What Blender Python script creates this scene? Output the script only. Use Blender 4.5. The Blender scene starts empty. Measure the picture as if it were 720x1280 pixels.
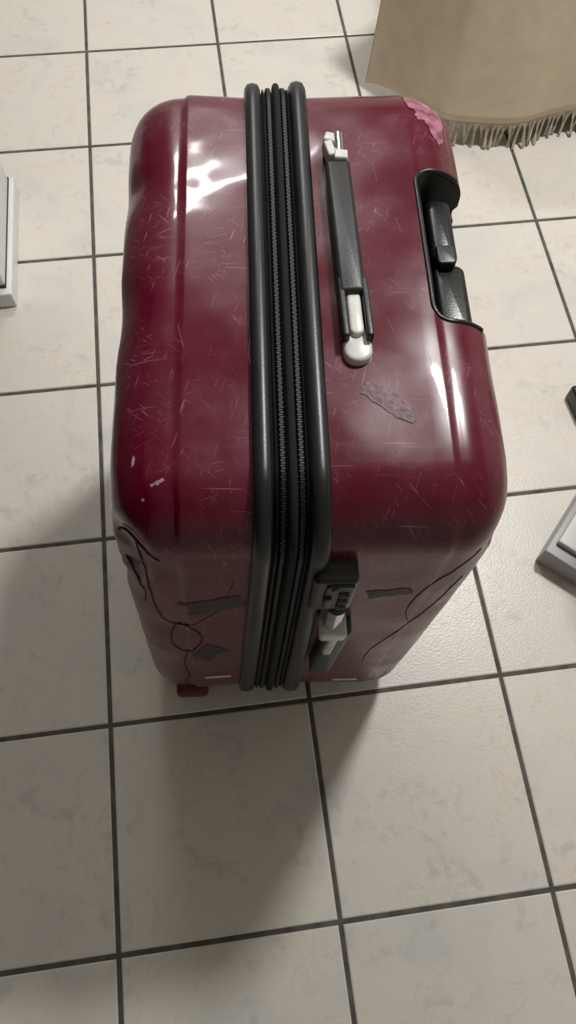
import bpy, bmesh, math, random
from mathutils import Vector, Matrix, noise
from mathutils.bvhtree import BVHTree
random.seed(4)
S=0.33
sc=bpy.context.scene
sc.view_settings.view_transform='Standard'
def lin(c):
    return tuple(((v/255)/12.92 if v/255<=0.04045 else ((v/255+0.055)/1.055)**2.4) for v in c)+(1,)
# ---------------------------------------------------------------- materials
def mat(name,col,rough=0.5,metal=0,coat=0,spec=0.5,bump=0,bscale=200,var=0,vscale=8,coatr=0.05):
    m=bpy.data.materials.new(name);m.use_nodes=True
    nt=m.node_tree;b=nt.nodes['Principled BSDF']
    b.inputs['Base Color'].default_value=lin(col);b.inputs['Roughness'].default_value=rough
    b.inputs['Metallic'].default_value=metal;b.inputs['Coat Weight'].default_value=coat
    b.inputs['Coat Roughness'].default_value=coatr
    b.inputs['Specular IOR Level'].default_value=spec
    tc=nt.nodes.new('ShaderNodeTexCoord')
    if bump:
        n=nt.nodes.new('ShaderNodeTexNoise');n.inputs['Scale'].default_value=bscale
        nt.links.new(tc.outputs['Object'],n.inputs['Vector'])
        bp=nt.nodes.new('ShaderNodeBump');bp.inputs['Strength'].default_value=bump;bp.inputs['Distance'].default_value=0.002
        nt.links.new(n.outputs['Fac'],bp.inputs['Height']);nt.links.new(bp.outputs['Normal'],b.inputs['Normal'])
    if var:
        n=nt.nodes.new('ShaderNodeTexNoise');n.inputs['Scale'].default_value=vscale;n.inputs['Detail'].default_value=8
        nt.links.new(tc.outputs['Object'],n.inputs['Vector'])
        r=nt.nodes.new('ShaderNodeValToRGB')
        a=lin(tuple(max(0,v*(1-var)) for v in col));c=lin(tuple(min(255,v*(1+var)) for v in col))
        r.color_ramp.elements[0].color=a;r.color_ramp.elements[0].position=.3
        r.color_ramp.elements[1].color=c;r.color_ramp.elements[1].position=.7
        nt.links.new(n.outputs['Fac'],r.inputs['Fac']);nt.links.new(r.outputs['Color'],b.inputs['Base Color'])
    return m

class NB:
    def __init__(s,m): s.nt=m.node_tree;s.b=s.nt.nodes['Principled BSDF']
    def n(s,t,**k):
        x=s.nt.nodes.new('ShaderNode'+t)
        for a,v in k.items():
            if a.startswith('i_'):
                x.inputs[int(a[2:]) if a[2:].isdigit() else a[2:]].default_value=v
            else: setattr(x,a,v)
        return x
    def l(s,a,b): s.nt.links.new(a,b)
    def ramp(s,src,stops):
        r=s.n('ValToRGB');e=r.color_ramp.elements
        while len(e)<len(stops): e.new(.5)
        for i,(p,c) in enumerate(stops):
            e[i].position=p;e[i].color=c if len(c)==4 else (*c,1)
        s.l(src,r.inputs['Fac']);return r.outputs['Color']
    def mix(s,f,a,b):
        m=s.n('Mix',data_type='RGBA')
        for i,v in ((0,f),(6,a),(7,b)):
            if hasattr(v,'default_value'): s.l(v,m.inputs[i])
            else: m.inputs[i].default_value=v
        return m.outputs[2]
    def math(s,op,a,b=0):
        m=s.n('Math',operation=op)
        for i,v in ((0,a),(1,b)):
            if hasattr(v,'default_value'): s.l(v,m.inputs[i])
            else: m.inputs[i].default_value=v
        return m.outputs[0]
g=lambda v:(v,v,v,1)

def burgundy():
    m=mat('burgundy_polycarbonate',(112,6,44),.2,coat=.35,coatr=.06,spec=.3);B=NB(m)
    tc=B.n('TexCoord');O=tc.outputs['Object']
    sep=B.n('SeparateXYZ');B.l(O,sep.inputs[0])
    dz=B.n('MapRange');B.l(sep.outputs[2],dz.inputs[0]);dz.inputs[1].default_value=.69;dz.inputs[2].default_value=.60;dz.inputs[3].default_value=0;dz.inputs[4].default_value=1
    nz=B.n('TexNoise',i_Scale=9,i_Detail=8);nz.inputs['Roughness'].default_value=.7;B.l(O,nz.inputs['Vector'])
    grain=B.n('TexNoise',i_Scale=420,i_Detail=2);B.l(O,grain.inputs['Vector'])
    d1=B.ramp(nz.outputs['Fac'],[(.3,g(.3)),(.7,g(1))])
    dust0=B.math('MULTIPLY',dz.outputs[0],d1)
    dust=B.math('MULTIPLY',dust0,B.ramp(grain.outputs['Fac'],[(.35,g(.35)),(.65,g(.95))]))
    c0=B.mix(nz.outputs['Fac'],lin((74,0,22)),lin((100,2,38)))
    patch=B.n('TexNoise',i_Scale=11,i_Detail=3);B.l(O,patch.inputs['Vector'])
    pm=B.ramp(patch.outputs['Fac'],[(.42,g(0)),(.62,g(1))])
    sc_tot=None
    for (rot,sx,sy,th) in ((.3,700,35,.69),(1.25,800,40,.70),(-.7,700,45,.71),(2.3,900,40,.70),(1.6,500,14,.72)):
        mp=B.n('Mapping');mp.inputs['Rotation'].default_value=(0,0,rot);B.l(O,mp.inputs[0])
        mp2=B.n('Mapping');mp2.inputs['Scale'].default_value=(sx,sy,sy);B.l(mp.outputs[0],mp2.inputs[0])
        t=B.n('TexNoise',i_Scale=1,i_Detail=1);B.l(mp2.outputs[0],t.inputs['Vector'])
        s=B.ramp(t.outputs['Fac'],[(th,g(0)),(th+.05,g(1))])
        sc_tot=s if sc_tot is None else B.math('MAXIMUM',sc_tot,s)
    scr=B.math('MULTIPLY',B.math('MULTIPLY',sc_tot,pm),.5)
    c1=B.mix(scr,c0,lin((190,145,158)))
    sp=B.n('TexVoronoi',i_Scale=85);B.l(O,sp.inputs['Vector'])
    spk=B.ramp(sp.outputs['Distance'],[(.03,g(.6)),(.055,g(0))])
    c1=B.mix(B.math('MULTIPLY',spk,pm),c1,lin((200,165,172)))
    c1=B.mix(B.math('MULTIPLY',pm,.08),c1,lin((150,95,112)))
    c2=B.mix(B.math('MULTIPLY',dust,.5),c1,lin((136,106,108)))
    B.l(c2,B.b.inputs['Base Color'])
    r=B.math('ADD',B.math('MULTIPLY',pm,.14),.22)
    r=B.math('ADD',r,B.math('MULTIPLY',dust,.3))
    B.l(r,B.b.inputs['Roughness'])
    B.l(B.math('MULTIPLY',B.math('SUBTRACT',1.0,dust),.35),B.b.inputs['Coat Weight'])
    bn=B.n('TexNoise',i_Scale=7,i_Detail=2);B.l(O,bn.inputs['Vector'])
    bp=B.n('Bump',i_Strength=.45,i_Distance=.01);B.l(bn.outputs['Fac'],bp.inputs['Height'])
    bp2=B.n('Bump',i_Strength=.15,i_Distance=.0006);B.l(B.math('MULTIPLY',grain.outputs['Fac'],dust0),bp2.inputs['Height']);B.l(bp.outputs['Normal'],bp2.inputs['Normal'])
    B.l(bp2.outputs['Normal'],B.b.inputs['Normal']);B.l(bp.outputs['Normal'],B.b.inputs['Coat Normal'])
    return m

def tile_mat():
    m=mat('glazed_marbled_tile',(205,200,192),.25);B=NB(m)
    at=B.n('Attribute',attribute_name='tilerand')
    tc=B.n('TexCoord')
    va=B.n('VectorMath',operation='MULTIPLY_ADD');B.l(at.outputs['Vector'],va.inputs[0]);va.inputs[1].default_value=(17,23,11);B.l(tc.outputs['Object'],va.inputs[2])
    V=va.outputs[0]
    n1=B.n('TexNoise',i_Scale=8,i_Detail=6);n1.inputs['Distortion'].default_value=.6;B.l(V,n1.inputs['Vector'])
    n2=B.n('TexNoise',i_Scale=13,i_Detail=7);n2.inputs['Distortion'].default_value=1.2;B.l(V,n2.inputs['Vector'])
    n3=B.n('TexNoise',i_Scale=60,i_Detail=4);B.l(V,n3.inputs['Vector'])
    base=B.ramp(n1.outputs['Fac'],[(.32,lin((208,205,200))),(.5,lin((216,211,203))),(.68,lin((218,210,200)))])
    veins=B.ramp(n2.outputs['Fac'],[(.40,g(0)),(.48,g(0)),(.5,g(1)),(.52,g(0)),(.6,g(0))])
    vm=B.ramp(n1.outputs['Fac'],[(.48,g(0)),(.58,g(1))])
    vv=B.math('MULTIPLY',B.math('MULTIPLY',veins,vm),.22)
    c=B.mix(vv,base,lin((176,166,158)))
    bl=B.ramp(n2.outputs['Fac'],[(.54,g(0)),(.67,g(1))])
    c=B.mix(B.math('MULTIPLY',B.math('MULTIPLY',bl,B.ramp(n3.outputs['Fac'],[(.4,g(0)),(.6,g(1))])),.45),c,lin((176,175,174)))
    B.l(c,B.b.inputs['Base Color'])
    bp=B.n('Bump',i_Strength=.3,i_Distance=.0015)
    n4=B.n('TexNoise',i_Scale=260,i_Detail=2);B.l(V,n4.inputs['Vector'])
    B.l(n4.outputs['Fac'],bp.inputs['Height']);B.l(bp.outputs['Normal'],B.b.inputs['Normal'])
    B.b.inputs['Roughness'].default_value=.33
    return m

M_burg=burgundy();M_tile=tile_mat()
M_grout=mat('dark_grout',(84,82,77),.9,var=.2,vscale=30,bump=.5)
M_rub=mat('charcoal_rubber_trim',(27,29,32),.34,spec=.45,var=.12,vscale=30,bump=.05,bscale=500)
M_blk=mat('black_plastic',(14,14,16),.3,var=.2,bump=.1,bscale=600)
M_recess=mat('black_recess_plastic',(12,12,13),.5,var=.2)
M_tape=mat('black_zipper_tape',(9,9,10),.85,bump=.7,bscale=900,var=.3,vscale=100)
M_teeth=mat('black_zipper_coil',(16,16,18),.45,var=.2)
M_grip=mat('dark_grey_grip_plastic',(34,36,38),.38,var=.1,bump=.1,bscale=500)
M_white=mat('worn_white_plastic',(215,215,210),.35,var=.05,vscale=60)
M_chrome=mat('chrome',(215,215,218),.12,metal=1,var=.06,vscale=50)
M_crack=mat('dark_crack_line',(22,8,12),.7,var=.3)
M_scr=mat('pale_scratch',(176,138,150),.6,var=.1)
M_tapeR=mat('tape_residue',(48,34,38),.55,var=.4,vscale=140,bump=.3)
M_tapeL=mat('pale_tape_residue',(98,62,70),.5,var=.3,vscale=200,bump=.3)
M_torn=mat('torn_pink_film',(140,86,104),.35,var=.35,vscale=90,bump=.3)
M_bluew=mat('pale_blue_chip',(180,200,215),.4,var=.06)
M_red=mat('red_wheel_housing',(90,14,20),.4,var=.2)
M_wall=mat('painted_wall',(206,204,198),.8,var=.03,bump=.1)
M_walldark=mat('dark_unseen_wall',(70,60,54),.5,var=.2,vscale=4)  # unseen left wall, made dark so the shell's left fillet reflects dark
M_ceil=mat('ceiling_paint',(225,224,220),.85,var=.02)
M_cab=mat('white_lacquer_panel',(222,222,220),.35,var=.03)
M_dark=mat('dark_gap_rubber',(40,38,38),.7,var=.2)
M_greybox=mat('grey_painted_metal',(150,150,150),.4,var=.05)
M_lightgrey=mat('light_grey_metal',(190,190,189),.4,var=.04)
M_cloth=mat('beige_woven_cloth',(210,194,170),.95,var=.025,vscale=30,bump=.5,bscale=700)
B=NB(M_cloth)
tc=B.n('TexCoord');w1=B.n('TexWave',i_Scale=150,i_Distortion=1.0);w1.bands_direction='X';w2=B.n('TexWave',i_Scale=150,i_Distortion=1.0);w2.bands_direction='Z'
B.l(tc.outputs['Object'],w1.inputs['Vector']);B.l(tc.outputs['Object'],w2.inputs['Vector'])
bp=B.n('Bump',i_Strength=.35,i_Distance=.001);B.l(B.math('ADD',w1.outputs['Fac'],w2.outputs['Fac']),bp.inputs['Height']);B.l(bp.outputs['Normal'],B.b.inputs['Normal'])
M_fringe=mat('cloth_fringe',(176,166,148),.95,var=.2,vscale=80)
M_bed=mat('mattress_fabric',(180,172,158),.9,var=.04,bump=.3)
M_lamp=mat('lamp_diffuser',(255,250,240),.5,var=.01)
M_lamp.node_tree.nodes['Principled BSDF'].inputs['Emission Color'].default_value=(1,.98,.95,1)
M_lamp.node_tree.nodes['Principled BSDF'].inputs['Emission Strength'].default_value=8

# ---------------------------------------------------------------- helpers
def empty(name,loc=(0,0,0),rz=0):
    e=bpy.data.objects.new(name,None);sc.collection.objects.link(e);e.location=loc;e.rotation_euler=(0,0,rz);e.empty_display_size=.1;return e
def mesh_obj(name,verts,faces,mats,parent=None,smooth=30,midx=None):
    me=bpy.data.meshes.new(name);me.from_pydata([tuple(v) for v in verts],[],faces)
    for m in (mats if isinstance(mats,(list,tuple)) else [mats]): me.materials.append(m)
    if midx:
        for p,i in zip(me.polygons,midx): p.material_index=i
    bm=bmesh.new();bm.from_mesh(me);bmesh.ops.recalc_face_normals(bm,faces=bm.faces);bm.to_mesh(me);bm.free()
    if smooth is not None:
        for p in me.polygons: p.use_smooth=True
        me.set_sharp_from_angle(angle=math.radians(smooth))
    o=bpy.data.objects.new(name,me);sc.collection.objects.link(o)
    if parent: o.parent=parent
    return o
def loft(loops,cap0=True,cap1=True,closed=True):
    v=[];f=[];n=len(loops[0])
    for L in loops: v+=L
    for i in range(len(loops)-1):
        for j in range(n if closed else n-1):
            k=(j+1)%n;f.append((i*n+j,i*n+k,(i+1)*n+k,(i+1)*n+j))
    if cap0:f.append(tuple(range(n)))
    if cap1:f.append(tuple(range((len(loops)-1)*n,len(loops)*n)))
    return v,f
def rrect(hw,hh,r,cs=6,es=1):
    """ccw rounded rectangle points"""
    r=min(r,hw*.999,hh*.999);pts=[]
    cor=[(hw-r,hh-r,0),(-hw+r,hh-r,90),(-hw+r,-hh+r,180),(hw-r,-hh+r,270)]
    for c,(cx,cy,a0) in enumerate(cor):
        arc=[(cx+r*math.cos(math.radians(a0+90*i/cs)),cy+r*math.sin(math.radians(a0+90*i/cs))) for i in range(cs+1)]
        pts+=arc
        nx,ny,na=cor[(c+1)%4];nxt=(nx+r*math.cos(math.radians(na)),ny+r*math.sin(math.radians(na)))
        for i in range(1,es): pts.append((arc[-1][0]+(nxt[0]-arc[-1][0])*i/es,arc[-1][1]+(nxt[1]-arc[-1][1])*i/es))
    return pts

# ---------------------------------------------------------------- suitcase
case=empty('hardshell_suitcase',(0.80*S,0,0),math.radians(-5.3))
KT=[-.49,-.11,.055,.54];KB=[-.57,-.14,.12,.62]
def P(x,y,z):
    t=max(0,min(1.05,z/2.2));K=[b+(a-b)*t for a,b in zip(KT,KB)]
    if x<=KT[0]: X=K[0]+(x-KT[0])
    elif x>=KT[3]: X=K[3]+(x-KT[3])
    else:
        for i in range(3):
            if KT[i]<=x<=KT[i+1]:
                X=K[i]+(K[i+1]-K[i])*(x-KT[i])/(KT[i+1]-KT[i]);break
    return Vector(((X+.035*z)*S,y*S,z*S))
Y0,Y1,Z0,Z1=.06,1.66,.09,2.2
YC=(Y0+Y1)/2;ZC=(Z0+Z1)/2;HW=(Y1-Y0)/2;HH=(Z1-Z0)/2;RC=.18
def ring(x,inset,rc=None,cs=14,es=30,bul=.014):
    hw,hh=HW-inset,HH-inset
    r=max(.05,(RC if rc is None else rc)-inset*.35)
    out=[]
    for a,b in rrect(hw,hh,r,cs,es):
        fa=max(0,1-(a/hw)**2);fb=max(0,1-(b/hh)**2)
        a2=a+math.copysign(bul*fb,a)*(abs(a)/hw)**6
        b2=b+math.copysign(bul*fa,b)*(abs(b)/hh)**6
        out.append(P(x,YC+a2,ZC+b2))
    return out
def shell(x0,x1,ax,by,extra,step):
    s=1 if x1>x0 else -1;L=[]
    flat=abs(x1-x0)-ax
    for i in range(9): 
        t=i/8;L.append(ring(x0+s*flat*t,.008*(1-t)+.0))
    for dx,ins in ((.008,.001),(.018,step),(.030,step)): L.append(ring(x0+s*(flat+dx),ins))
    ax2=ax-.030
    for i in range(1,17):
        a=math.pi/2*i/16;L.append(ring(x0+s*(flat+.030+ax2*math.sin(a)),step+(by-step)*(1-math.cos(a))))
    for dx,ins in extra: L.append(ring(x1+s*dx,by+ins))
    return loft(L)
def dent(vs,dents):
    out=[]
    cc=P(0,YC,ZC)
    for p in vs:
        p=p.copy()
        for (c,r,d) in dents:
            q=(p-P(*c)).length/(r*S)
            if q<1:
                w=(1-q*q)**2
                p+=(cc-p).normalized()*d*S*w
        n=noise.noise(p*22)*.0009+noise.noise(p*48)*.0003
        p+=(p-cc).normalized()*n
        out.append(p)
    return out
lv,lf=shell(-.11,-.49,.19,.13,[(0,.03),(-.012,.045),(-.012,.075),(0.004,.09),(.006,.2),(.006,.3)],.007)
lv=dent(lv,[((-.44,.12,2.02),.10,.035),((-.46,.08,1.88),.10,.045),((-.38,.06,1.95),.09,.022),((-.47,.16,1.70),.12,.03),((-.36,.06,1.35),.14,.02),((-.47,.75,2.1),.16,.014),((-.46,1.2,2.1),.12,.012)])
front=mesh_obj('front_shell',lv,lf,[M_burg],case,35)
rv,rf=shell(.055,.54,.17,.12,[(0,.03),(-.012,.045),(-.012,.075),(0,.09),(0,.2),(0,.3)],.005)
rv=dent(rv,[((.50,.15,2.0),.10,.02),((.46,1.55,2.12),.10,.02),((.3,.30,2.2),.2,.006)])
back=mesh_obj('back_shell',rv,rf,[M_burg,M_recess],case,35)
bvL=BVHTree.FromPolygons(lv,lf);bvR=BVHTree.FromPolygons(rv,rf)
def vloft(cx,cy,hx,hy,r,zs,cs=8):
    return loft([[P(cx+a,cy+b,z) for a,b in rrect(hx,hy,r,cs)] for z in zs])
RY0,RY1=.66,1.215
cv,cf=vloft(.372+.25,(RY0+RY1)/2,.25,(RY1-RY0)/2,.055,[1.86,2.5])
cut=mesh_obj('cutter',cv,cf,[M_burg,M_recess],case,None,[1]*len(cf))
bo=back.modifiers.new('b','BOOLEAN');bo.object=cut;bo.operation='DIFFERENCE';bo.solver='EXACT'
bpy.context.view_layer.update();dg=bpy.context.evaluated_depsgraph_get()
nm=bpy.data.meshes.new_from_object(back.evaluated_get(dg));back.modifiers.clear();back.data=nm
nm.set_sharp_from_angle(angle=math.radians(35))
bpy.data.objects.remove(cut)
def tube(name,pts,r,mt,parent=case,cyc=False,sub=1,res=3):
    cu=bpy.data.curves.new(name,'CURVE');cu.dimensions='3D';cu.bevel_depth=r;cu.bevel_resolution=res;cu.use_fill_caps=True
    sp=cu.splines.new('POLY');sp.points.add(len(pts)-1)
    for p,q in zip(sp.points,pts): p.co=(*q,1)
    sp.use_cyclic_u=cyc;cu.materials.append(mt)
    o=bpy.data.objects.new(name,cu);sc.collection.objects.link(o);o.parent=parent;return o
def topz(x,y):
    p=P(x,y,2.2)
    for bv in (bvL,bvR):
        h=bv.ray_cast(Vector((p.x,p.y,1.0)),Vector((0,0,-1)))
        if h[0]: return h[0]
    return None
path=[]
for a,b in [(x,RY1) for x in (.51,.50,.48,.46,.44)]+[(.427-.055*math.sin(t),RY1-.055+.055*math.cos(t)) for t in [i*math.pi/16 for i in range(9)]]+[(.372,RY1-.1-.035*i) for i in range(12)]+[(.427-.055*math.cos(t),RY0+.055-.055*math.sin(t)) for t in [i*math.pi/16 for i in range(9)]]+[(x,RY0) for x in (.44,.46,.48,.50,.51)]:
    q=topz(a,b)
    if q: path.append(q-Vector((0,0,.0012)))
tube('trolley_recess_trim',path,.0028,M_blk)
def bar(name,cx,cy,hx,hy,z0,z1,r,mt,ch=.012,rot=0,parent=case,cs=6):
    L=[]
    for z,i in ((z0,0),(z1-ch,0),(z1-ch*.5,ch*.18),(z1-ch*.15,ch*.5),(z1,ch)):
        pts=[]
        for a,b in rrect(hx-i,hy-i,max(r-i,.002),cs):
            c,s=math.cos(rot),math.sin(rot);pts.append(P(cx+a*c-b*s,cy+a*s+b*c,z))
        L.append(pts)
    v,f=loft(L);return mesh_obj(name,v,f,mt,parent,40)
bar('trolley_handle_lower',.462,.80,.050,.135,1.95,2.12,.03,M_blk,.02)
bar('trolley_handle_upper',.452,1.05,.040,.125,1.95,2.14,.03,M_blk,.02)
bar('trolley_release_button',.452,.945,.028,.035,2.1,2.148,.012,M_grip,.006)
bar('trolley_handle_stem',.44,1.175,.02,.03,1.8,2.1,.012,M_blk,.006)
def band(name,xa,xb,off,mt,rnd=.006):
    L=[]
    prof=[(xa,-.05),(xa,off-rnd),(xa+.15*(xb-xa),off-rnd*.2),(xa+.5*(xb-xa),off+rnd*.1),(xa+.85*(xb-xa),off-rnd*.2),(xb,off-rnd),(xb,-.05)]
    for x,o in prof: L.append(ring(x,-o,rc=RC,bul=.012))
    v,f=loft(L+[L[0]],False,False)
    return mesh_obj(name,v,f,mt,case,50)
band('front_frame_strip',-.126,-.078,.026,M_rub,.012)
band('back_frame_strip',.014,.064,.030,M_rub,.012)
band('zipper_tape',-.08,.022,.004,M_tape,.003)
band('zipper_gusset',-.038,-.018,.026,M_tape,.006)
band('zipper_edge_front',-.072,-.066,.012,M_teeth,.004)
band('zipper_edge_back',.004,.010,.012,M_teeth,.004)
def zipper(name,xc,off):
    base=ring(xc,-off);up=ring(xc,-off-.010);n=len(base)
    v=[];f=[]
    seg=[(base[i],base[(i+1)%n],up[i],up[(i+1)%n]) for i in range(n)]
    step=.0023;acc=0;side=1
    for a,b,ua,ub in seg:
        ln=(b-a).length
        if ln<1e-6: continue
        d=(b-a)/ln
        while acc<ln:
            t=acc/ln;p=a.lerp(b,t);u=(ua.lerp(ub,t)-p)
            X=Vector((1,0,0));c=p+X*(.0003*side);side=-side
            k=len(v)
            for sx in (-1,1):
                for sy in (-1,1):
                    for h,sh in ((0,1),(1,.55)):
                        v.append(c+X*(.0030*sx*sh)+d*(.0008*sy)+u*h)
            f+=[(k,k+2,k+3,k+1),(k+4,k+5,k+7,k+6),(k,k+1,k+5,k+4),(k+2,k+6,k+7,k+3),(k+1,k+3,k+7,k+5)]
            acc+=step
        acc-=ln
    return mesh_obj(name,v,f,M_teeth,case,None)
zipper('zipper_teeth_front',-.053,.005);zipper('zipper_teeth_back',-.007,.005)

HX0,HY0,HX1,HY1=.137,1.27,.152,.60
rot=math.atan2(HX1-HX0,HY0-HY1)
zt=2.20;dy=-.02
bar('top_handle_base_pad',.155,.595+dy,.038,.055,zt-.01,zt+.030,.037,M_white,.01,rot)
bar('top_handle_base_far',.137,1.27,.034,.055,zt-.01,zt+.026,.03,M_blk,.01,rot)
bar('top_handle_grip',.1435,.96,.037,.24,zt+.005,zt+.06,.012,M_grip,.014,rot)
bar('top_handle_prong_inner',.122,.675,.0095,.095,zt+.005,zt+.057,.006,M_grip,.006,rot)
bar('top_handle_prong_outer',.185,.675,.0095,.095,zt+.005,zt+.057,.006,M_grip,.006,rot)
bar('top_handle_white_slide',.153,.685,.019,.092,zt+.005,zt+.045,.019,M_white,.008,rot)
bar('top_handle_white_chip_a',.120,1.245,.013,.030,zt+.005,zt+.062,.006,M_white,.006,rot+.2)
bar('top_handle_white_chip_b',.150,1.215,.020,.018,zt+.005,zt+.066,.006,M_white,.006,rot-.1)
bar('top_handle_white_chip_c',.125,1.31,.018,.018,zt+.0,zt+.045,.006,M_white,.006,rot-.3)
L=[]
for i in range(2):
    L.append([P(.150+.016*math.cos(t),1.235+.085*i,zt+.036+.016*math.sin(t)) for t in [k*math.pi/8 for k in range(16)]])
v,f=loft(L);mesh_obj('top_handle_chrome_pin',v,f,M_chrome,case,40)

def sbar(name,cx,cz,hx,hz,y0,y1,r,mt,ch=.012,rot=0,cs=6):
    L=[]
    for y,i in ((y0,0),(y1+ch,0),(y1+ch*.5,ch*.18),(y1+ch*.15,ch*.5),(y1,ch)):
        pts=[]
        for a,b in rrect(hx-i,hz-i,max(r-i,.002),cs):
            c,s=math.cos(rot),math.sin(rot);pts.append(P(cx+a*c-b*s,y,cz+a*s+b*c))
        L.append(pts)
    v,f=loft(L);return mesh_obj(name,v,f,mt,case,40)
sbar('lock_housing',.088,1.86,.060,.13,.10,.0,.02,M_blk,.012)
sbar('lock_face_plate',.100,1.87,.038,.10,.02,-.008,.01,M_blk,.004)
for i in range(3):
    L=[]
    cz=1.80+.055*i
    for k in (-1,1):
        L.append([P(.112+k*.013,-.003+.016*math.cos(t),cz+.019*math.sin(t)) for t in [j*math.pi/8 for j in range(16)]])
    v,f=loft(L);mesh_obj('lock_dial_%d'%(i+1),v,f,M_teeth,case,40)
sbar('lock_slide_button',.070,1.85,.010,.04,.01,-.018,.006,M_grip,.004)
sbar('lock_key_cylinder',.085,1.955,.010,.010,.01,-.014,.009,M_grip,.003)
L=[]
for z in (1.54,1.72):
    L.append([P(.112+.030*math.cos(t),.01+.025*math.sin(t),z) for t in [k*math.pi/8 for k in range(16)]])
v,f=loft(L);mesh_obj('side_handle_chrome_pin',v,f,M_chrome,case,40)
sbar('side_handle_base_upper',.110,1.62,.042,.09,.10,.02,.03,M_blk,.012)
sbar('side_handle_grip',.132,1.16,.040,.32,.06,-.012,.02,M_grip,.016,-.04)
sbar('side_handle_base_lower',.138,.84,.042,.07,.10,.02,.03,M_blk,.012)
sbar('side_handle_white_cap',.118,1.49,.042,.035,.05,-.028,.012,M_white,.01,-.04)
sbar('side_handle_white_stem',.122,1.36,.015,.13,.05,-.024,.012,M_white,.008,-.04)

def hit(x,z,top=False,y=None,off=.0009):
    if top:
        p=P(x,y,2.2);o=Vector((p.x,p.y,1.0));d=Vector((0,0,-1))
    else:
        p=P(x,0,z);o=Vector((p.x,-.3,p.z));d=Vector((0,1,0))
    best=None
    for bv in (bvL,bvR):
        h=bv.ray_cast(o,d)
        if h[0] and (best is None or h[3]<best[3]): best=h
    if best is None: return p
    n=best[1]
    if n.dot(d)>0: n=-n
    return best[0]+n*off
def patch(name,poly,mt,top=False,jit=1):
    cx=sum(p[0] for p in poly)/len(poly);cy=sum(p[1] for p in poly)/len(poly)
    dense=[]
    for i in range(len(poly)):
        a,b=poly[i],poly[(i+1)%len(poly)]
        for k in range(6):
            t=k/6;dense.append((a[0]+(b[0]-a[0])*t+random.uniform(-.004,.004)*jit,a[1]+(b[1]-a[1])*t+random.uniform(-.006,.006)*jit))
    L=[]
    for s in (1,.9,.8,.7,.6,.5,.4,.3,.2,.1,.02):
        L.append([hit(cx+(x-cx)*s,cy+(y-cy)*s,off=.0006) if not top else hit(cx+(x-cx)*s,0,True,cy+(y-cy)*s,off=.0006) for x,y in dense])
    v,f=loft(L,False,True);return mesh_obj(name,v,f,mt,case,60)
def smoothp(pts):
    out=[];n=len(pts)
    for i in range(n-1):
        p0=pts[max(i-1,0)];p1=pts[i];p2=pts[i+1];p3=pts[min(i+2,n-1)]
        m=max(3,int(math.dist(p1,p2)/.02))
        for k in range(m):
            t=k/m;out.append(tuple(.5*((2*p1[c])+(-p0[c]+p2[c])*t+(2*p0[c]-5*p1[c]+4*p2[c]-p3[c])*t*t+(-p0[c]+3*p1[c]-3*p2[c]+p3[c])*t**3) for c in (0,1)))
    out.append(pts[-1]);return out
def crack(name,pts,r=.0009,top=False,mt=None,j=.0015):
    out=[]
    for x,z in smoothp(pts):
        x+=random.uniform(-j,j)
        out.append(hit(x,z,off=.0002) if not top else hit(x,0,True,z,off=.0001))
    tube(name,out,r,mt or M_crack,res=1)
patch('tape_mark_a',[(-.34,1.66),(-.22,1.70),(-.15,1.72),(-.13,1.62),(-.22,1.58),(-.31,1.54),(-.29,1.60)],M_tapeR)
patch('tape_mark_b',[(-.31,.98),(-.25,1.15),(-.21,1.10),(-.18,1.02),(-.22,.97),(-.25,.86),(-.28,.92)],M_tapeR)
patch('sticker_line_front',[(-.27,.52),(-.165,.52),(-.165,.47),(-.27,.47)],M_white,jit=.2)
patch('sticker_line_back',[(.22,.36),(.33,.36),(.33,.31),(.22,.31)],M_white,jit=.2)
crack('crack_front_a',[(-.42,2.05),(-.405,1.8),(-.395,1.55),(-.36,1.38),(-.31,1.36),(-.27,1.28),(-.28,1.14),(-.32,1.04),(-.36,1.10),(-.37,1.25),(-.34,1.38),(-.33,1.40)],.0011)
crack('crack_front_b',[(-.32,1.04),(-.34,.8),(-.33,.55),(-.35,.35),(-.29,.2)],.0011)
crack('crack_front_c',[(-.32,1.37),(-.25,1.50),(-.20,1.62),(-.17,1.85)],.0005)
crack('crack_back_a',[(.47,2.0),(.43,1.9),(.37,1.75),(.35,1.55),(.38,1.4)],.0006)
crack('crack_back_b',[(.47,1.8),(.42,1.5),(.35,1.2),(.31,1.0),(.30,.8)],.0006)
crack('dent_edge_front',[(-.47,2.0),(-.44,2.05),(-.40,2.04),(-.36,2.00)],.0013)
crack('dent_stress',[(-.45,2.07),(-.425,2.085),(-.40,2.065)],.0009,mt=M_scr)
crack('dent_crease',[(-.465,1.85),(-.44,1.80),(-.42,1.72),(-.43,1.6)],.0009)
patch('tape_mark_c',[(.20,1.72),(.32,1.76),(.34,1.71),(.22,1.66)],M_tapeR)
patch('tape_mark_top',[(.155,.435),(.175,.475),(.215,.455),(.30,.385),(.285,.345),(.23,.375)],M_tapeL,True)
patch('torn_film',[(.37,1.555),(.40,1.59),(.44,1.575),(.475,1.52),(.495,1.44),(.485,1.36),(.465,1.33),(.45,1.37),(.43,1.43),(.41,1.43),(.40,1.48),(.385,1.49)],M_torn,True)
patch('blue_chip',[(.37,1.605),(.395,1.62),(.42,1.60),(.40,1.58)],M_bluew,True)
crack('scratch_a',[(-.125,.62),(-.13,.56),(-.127,.53)],.0005,True,M_scr)
patch('paint_chip_a',[(-.378,.198),(-.362,.204),(-.345,.212),(-.338,.207),(-.355,.198),(-.368,.195)],M_scr,True,.5)
patch('paint_chip_b',[(-.421,.285),(-.416,.275),(-.418,.258),(-.424,.252),(-.425,.270)],M_scr,True,.3)
patch('paint_chip_c',[(-.40,.17),(-.394,.173),(-.390,.168),(-.396,.165)],M_scr,True,.2)
random.seed(11)
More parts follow.
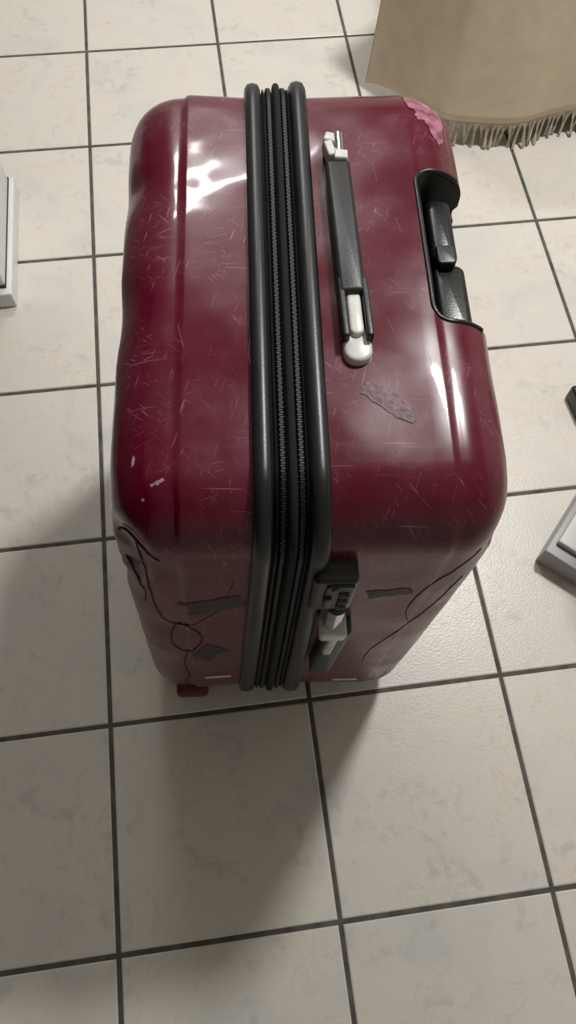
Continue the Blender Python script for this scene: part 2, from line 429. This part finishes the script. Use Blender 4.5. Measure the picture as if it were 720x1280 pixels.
for i in range(14):
    if i%2: x=random.uniform(-.30,-.15)
    else: x=random.uniform(.22,.42)
    y=random.uniform(.35,1.45)
    if x>.33 and .58<y<1.3: continue
    a=random.gauss(1.2,.6);l=random.uniform(.03,.08)
    crack('scuff_%d'%(i+1),[(x,y),(x+l*.5*math.cos(a),y+l*.5*math.sin(a)),(x+l*math.cos(a),y+l*math.sin(a))],random.uniform(.0001,.0002),True,M_scr,j=.0002)

for i,(cx,cy) in enumerate(((-.34,.26),(.40,.26),(-.34,1.46),(.40,1.46))):
    L=[]
    for z,r in ((.075,.05),(.10,.085),(.14,.095)):
        L.append([P(cx+r*math.cos(t),cy+r*math.sin(t),z) for t in [k*math.pi/12 for k in range(24)]])
    v,f=loft(L);mesh_obj('caster_housing_%d'%(i+1),v,f,M_red,case,40)
    L=[]
    for k,r in ((-.022,.045),(-.018,.055),(.018,.055),(.022,.045)):
        L.append([P(cx+k,cy+r*math.cos(t),.056+r*math.sin(t)) for t in [j*math.pi/12 for j in range(24)]])
    v,f=loft(L);mesh_obj('caster_wheel_%d'%(i+1),v,f,M_blk,case,40)
sbar('corner_foot',-.33,.075,.07,.05,.30,.045,.03,M_red,.02)

# ---------------------------------------------------------------- floor
X0,X1,YY0,YY1=-5,8,-6,10
v=[];f=[];mi=[];rnd=[]
gw=.010;bv=.007;h=.0045
for i in range(X0,X1):
    for j in range(YY0,YY1):
        k=len(v);a=[(i+gw,j+gw),(i+1-gw,j+gw),(i+1-gw,j+1-gw),(i+gw,j+1-gw)]
        b=[(i+gw+bv,j+gw+bv),(i+1-gw-bv,j+gw+bv),(i+1-gw-bv,j+1-gw-bv),(i+gw+bv,j+1-gw-bv)]
        v+=[(x*S,y*S,-h*S) for x,y in a]+[(x*S,y*S,0) for x,y in b]
        f+=[(k+4,k+5,k+6,k+7)]+[(k+q,k+(q+1)%4,k+4+(q+1)%4,k+4+q) for q in range(4)]
        mi+=[0]*5;r=(random.random(),random.random(),random.random());rnd+=[r]*8
k=len(v);v+=[(X0*S,YY0*S,-h*S*.8),(X1*S,YY0*S,-h*S*.8),(X1*S,YY1*S,-h*S*.8),(X0*S,YY1*S,-h*S*.8)];f.append((k,k+1,k+2,k+3));mi.append(1);rnd+=[(0,0,0)]*4
me=bpy.data.meshes.new('floor');me.from_pydata(v,[],f);me.materials.append(M_tile);me.materials.append(M_grout)
for p,i in zip(me.polygons,mi):p.material_index=i
at=me.attributes.new('tilerand','FLOAT_VECTOR','POINT')
for i,r in enumerate(rnd): at.data[i].vector=r
fl=bpy.data.objects.new('floor',me);sc.collection.objects.link(fl)
# ---------------------------------------------------------------- room shell
def box(name,x0,x1,y0,y1,z0,z1,mt,parent=None,bev=0):
    cx,cy,cz=(x0+x1)/2*S,(y0+y1)/2*S,(z0+z1)/2*S
    bm=bmesh.new();bmesh.ops.create_cube(bm,size=1)
    for q in bm.verts:q.co=Vector((q.co.x*(x1-x0)*S,q.co.y*(y1-y0)*S,q.co.z*(z1-z0)*S))
    if bev:bmesh.ops.bevel(bm,geom=bm.edges[:],offset=bev*S,segments=3,affect='EDGES',profile=.6)
    me=bpy.data.meshes.new(name);bm.to_mesh(me);bm.free();me.materials.append(mt)
    for p in me.polygons:p.use_smooth=True
    me.set_sharp_from_angle(angle=math.radians(40))
    o=bpy.data.objects.new(name,me);sc.collection.objects.link(o);o.location=(cx,cy,cz)
    if parent:o.parent=parent
    return o
ZH=7.9
box('wall_left',X0-.3,X0,YY0,YY1,0,ZH,M_walldark)
box('wall_right',X1,X1+.3,YY0,YY1,0,ZH,M_wall)
box('wall_far',X0,X1,YY1,YY1+.3,0,ZH,M_wall)
box('wall_near',X0,X1,YY0-.3,YY0,0,ZH,M_wall)
box('ceiling',X0,X1,YY0,YY1,ZH,ZH+.3,M_ceil)
def tubelamp(x,y,power,hl=1.8,hw=.14):
    e=empty('ceiling_light',(x*S,y*S,ZH*S))
    box('housing',-hl,hl,-hw,hw,-.14,0,M_cab,e,.02)
    L=[]
    for q in (-hl*.98,hl*.98):
        L.append([Vector((q*S,(hw*.85*math.cos(t))*S,(-.14-.09*math.sin(t))*S)) for t in [k*math.pi/10 for k in range(11)]])
    vv,ff=loft(L);mesh_obj('diffuser',vv,ff,M_lamp,e,60)
    ld=bpy.data.lights.new('bulb','AREA');ld.shape='RECTANGLE';ld.size=2*hl*S;ld.size_y=2*hw*S;ld.energy=power;ld.color=(1,.98,.95)
    lo=bpy.data.objects.new('bulb',ld);sc.collection.objects.link(lo);lo.parent=e;lo.location=(0,0,-.26*S)
def lamp(x,y,power,r=.45):
    e=empty('ceiling_light',(x*S,y*S,ZH*S))
    L=[]
    for z,rr in ((0,r*1.05),(-.12,r*1.05),(-.14,r)):
        L.append([Vector((rr*S*math.cos(t),rr*S*math.sin(t),z*S)) for t in [k*math.pi/24 for k in range(48)]])
    vv,ff=loft(L);mesh_obj('rim',vv,ff,M_cab,e,40)
    L=[]
    for z,rr in ((-.14,r*.96),(-.18,r*.9),(-.20,r*.6),(-.205,r*.1)):
        L.append([Vector((rr*S*math.cos(t),rr*S*math.sin(t),z*S)) for t in [k*math.pi/24 for k in range(48)]])
    vv,ff=loft(L);mesh_obj('diffuser',vv,ff,M_lamp,e,60)
    ld=bpy.data.lights.new('bulb','AREA');ld.shape='DISK';ld.size=2*r*S;ld.energy=power;ld.color=(1,.985,.955)
    lo=bpy.data.objects.new('bulb',ld);sc.collection.objects.link(lo);lo.parent=e;lo.location=(0,0,-.23*S)
tubelamp(1.05,7.6,22,1.05,.17)
lamp(3.6,3.4,45,.45)
w=bpy.data.worlds.new('World');sc.world=w;w.use_nodes=True
w.node_tree.nodes['Background'].inputs[0].default_value=(.9,.95,1,1);w.node_tree.nodes['Background'].inputs[1].default_value=.4

# ---------------------------------------------------------------- bed with throw
bed=empty('bed',(0,0,0))
def prism(name,poly,z0,z1,mt,parent,bev=.06):
    bm=bmesh.new();vs=[bm.verts.new((x*S,y*S,z0*S)) for x,y in poly];fc=bm.faces.new(vs)
    r=bmesh.ops.extrude_face_region(bm,geom=[fc])
    for q in r['geom']:
        if isinstance(q,bmesh.types.BMVert): q.co.z=z1*S
    bmesh.ops.recalc_face_normals(bm,faces=bm.faces)
    bmesh.ops.bevel(bm,geom=bm.edges[:],offset=bev*S,segments=4,affect='EDGES')
    me=bpy.data.meshes.new(name);bm.to_mesh(me);bm.free();me.materials.append(mt)
    for p in me.polygons:p.use_smooth=True
    me.set_sharp_from_angle(angle=math.radians(40))
    o=bpy.data.objects.new(name,me);sc.collection.objects.link(o);o.parent=parent;return o
poly=[(2.55,4.75),(2.95,4.12),(7.6,4.05),(7.6,8.2),(2.55,8.2)]
prism('bed_base',poly,.3,.8,M_bed,bed)
prism('mattress',poly,.8,1.42,M_bed,bed,.12)
for i,(x,y) in enumerate(((2.8,4.9),(7.3,4.3),(7.3,7.9),(2.8,7.9))):
    box('leg_%d'%(i+1),x-.09,x+.09,y-.09,y+.09,0,.32,M_dark,bed,.01)
hem=[(2.00,4.36),(2.18,4.14),(2.35,3.92),(2.52,3.77),(2.9,3.73),(3.3,3.74),(3.8,3.75),(4.4,3.74),(5.6,3.72)]
def resamp(p,n):
    d=[0]
    for a,b in zip(p,p[1:]): d.append(d[-1]+math.dist(a,b))
    out=[]
    for i in range(n):
        s=d[-1]*i/(n-1);k=0
        while k<len(p)-2 and d[k+1]<s:k+=1
        t=(s-d[k])/(d[k+1]-d[k]);
        p0=p[max(k-1,0)];p1=p[k];p2=p[k+1];p3=p[min(k+2,len(p)-1)]
        out.append(tuple(.5*((2*p1[c])+(-p0[c]+p2[c])*t+(2*p0[c]-5*p1[c]+4*p2[c]-p3[c])*t*t+(-p0[c]+3*p1[c]-3*p2[c]+p3[c])*t**3) for c in (0,1)))
    return out
NH=160
hp=resamp(hem,NH)
ctr=(4.4,6.2)
def foldf(s): return .03*math.sin(s*3.1+1)+.018*math.sin(s*7.3+.5)
def hemz(s): return .17-.12*max(0,1-s/.5)
rows=[]
for r in range(34):
    row=[]
    for i,(x,y) in enumerate(hp):
        if i==0: tx,ty=hp[1][0]-x,hp[1][1]-y
        else: tx,ty=x-hp[i-1][0],y-hp[i-1][1]
        l=math.hypot(tx,ty);nx,ny=-ty/l,tx/l
        s=i/(NH-1)*4.4
        fold=foldf(s)
        if r<=20:
            q=r/20;hz=hemz(s);z=hz+(1.47-hz)*q;ins=.02+.17*q+fold*(1-q*.8)
            if q>.9: ins+=.03*(q-.9)*10
            row.append(Vector(((x+nx*ins)*S,(y+ny*ins)*S,z*S)))
        else:
            q=(r-20)/13;ins=.22
            bx,by=x+nx*ins,y+ny*ins
            row.append(Vector(((bx+(ctr[0]-bx)*q*.35)*S,(by+(ctr[1]-by)*q*.35)*S,(1.47+.01*min(1,q*6))*S)))
    rows.append(row)
thr=empty('throw_blanket')
v,f=loft(rows,False,False,False)
cl=mesh_obj('cloth',v,f,M_cloth,thr,None)
for p in cl.data.polygons:p.use_smooth=True
so=cl.modifiers.new('s','SOLIDIFY');so.thickness=.003
v=[];f=[]
NS=1300;PER=13
hp2=resamp(hem,NS)
tj=[(random.uniform(-.035,.035),random.uniform(-.06,.02),random.uniform(-.02,.03)) for _ in range(NS//PER+2)]
for i,(x,y) in enumerate(hp2[:-1]):
    tx,ty=hp2[i+1][0]-x,hp2[i+1][1]-y;l=math.hypot(tx,ty) or 1;nx,ny=-ty/l,tx/l;tx/=l;ty/=l
    s=i/(NS-1)*4.4;fold=foldf(s)
    if s<.5: continue
    bx,by=x+nx*(.02+fold),y+ny*(.02+fold)
    ph=(i%PER)/PER-.5;J=tj[i//PER]
    ln=.17+J[2]+random.uniform(-.02,.015);w=.0036
    k=len(v);jx=random.uniform(-.008,.008)
    sp=ph*PER*4.5/NS
    for q in range(6):
        t=q/5;pull=-sp*.75*min(1,t*2.5)*(1-.3*max(0,t-.4))
        px=bx+tx*((J[0]+jx)*t+pull)+nx*(J[1]*t*t);py=by+ty*((J[0]+jx)*t+pull)+ny*(J[1]*t*t);pz=max(.005+.01*random.random(),.18-ln*t)
        v+=[Vector(((px-tx*w)*S,(py-ty*w)*S,pz*S)),Vector(((px+tx*w)*S,(py+ty*w)*S,pz*S)),Vector(((px+nx*w)*S,(py+ny*w)*S,pz*S))]
    for q in range(5):
        for c in range(3):
            d=(c+1)%3;f.append((k+q*3+c,k+q*3+d,k+q*3+3+d,k+q*3+3+c))
mesh_obj('fringe',v,f,M_fringe,thr,None)

# ---------------------------------------------------------------- white cabinet (left)
cab=empty('white_cabinet')
box('carcass',-2.6,-.52,2.70,3.60,.12,2.2,M_cab,cab,.02)
box('skirt',-2.6,-.485,2.64,3.62,.0,.12,M_cab,cab,.012)
box('gap_strip',-2.6,-.516,2.69,3.61,.12,.135,M_dark,cab,.004)
box('top_panel',-2.65,-.50,2.66,3.64,2.2,2.28,M_cab,cab,.015)
# ---------------------------------------------------------------- grey stand base + black adapter (right)
st=empty('metal_stand',(2.60*S,.72*S,0),math.radians(47))
box('foot_plate',-.27,.55,-.17,.10,0,.16,M_greybox,st,.01)
box('top_rail',-.20,.55,-.10,.07,.16,.20,M_lightgrey,st,.01)
box('rubber_tip',-.12,.5,-.27,-.17,0,.10,M_dark,st,.02)
box('post',.35,.5,-.06,.08,.2,2.0,M_greybox,st,.01)
ad=empty('power_adapter',(2.95*S,1.52*S,0),.1)
box('body',-.14,.14,-.1,.1,0,.12,M_blk,ad,.02);box('plug_ridge',-.05,.05,-.08,.08,.12,.135,M_blk,ad,.005)

# ---------------------------------------------------------------- camera
cd=bpy.data.cameras.new('camera');cd.sensor_fit='AUTO';cd.sensor_width=36;cd.lens=925.975*36/1280;cd.clip_start=.01
co=bpy.data.objects.new('camera',cd);sc.collection.objects.link(co)
co.location=(0.7078*S,-0.5787*S,3.8236*S);co.rotation_euler=(0.4068,-0.0277,-0.1302);sc.camera=co
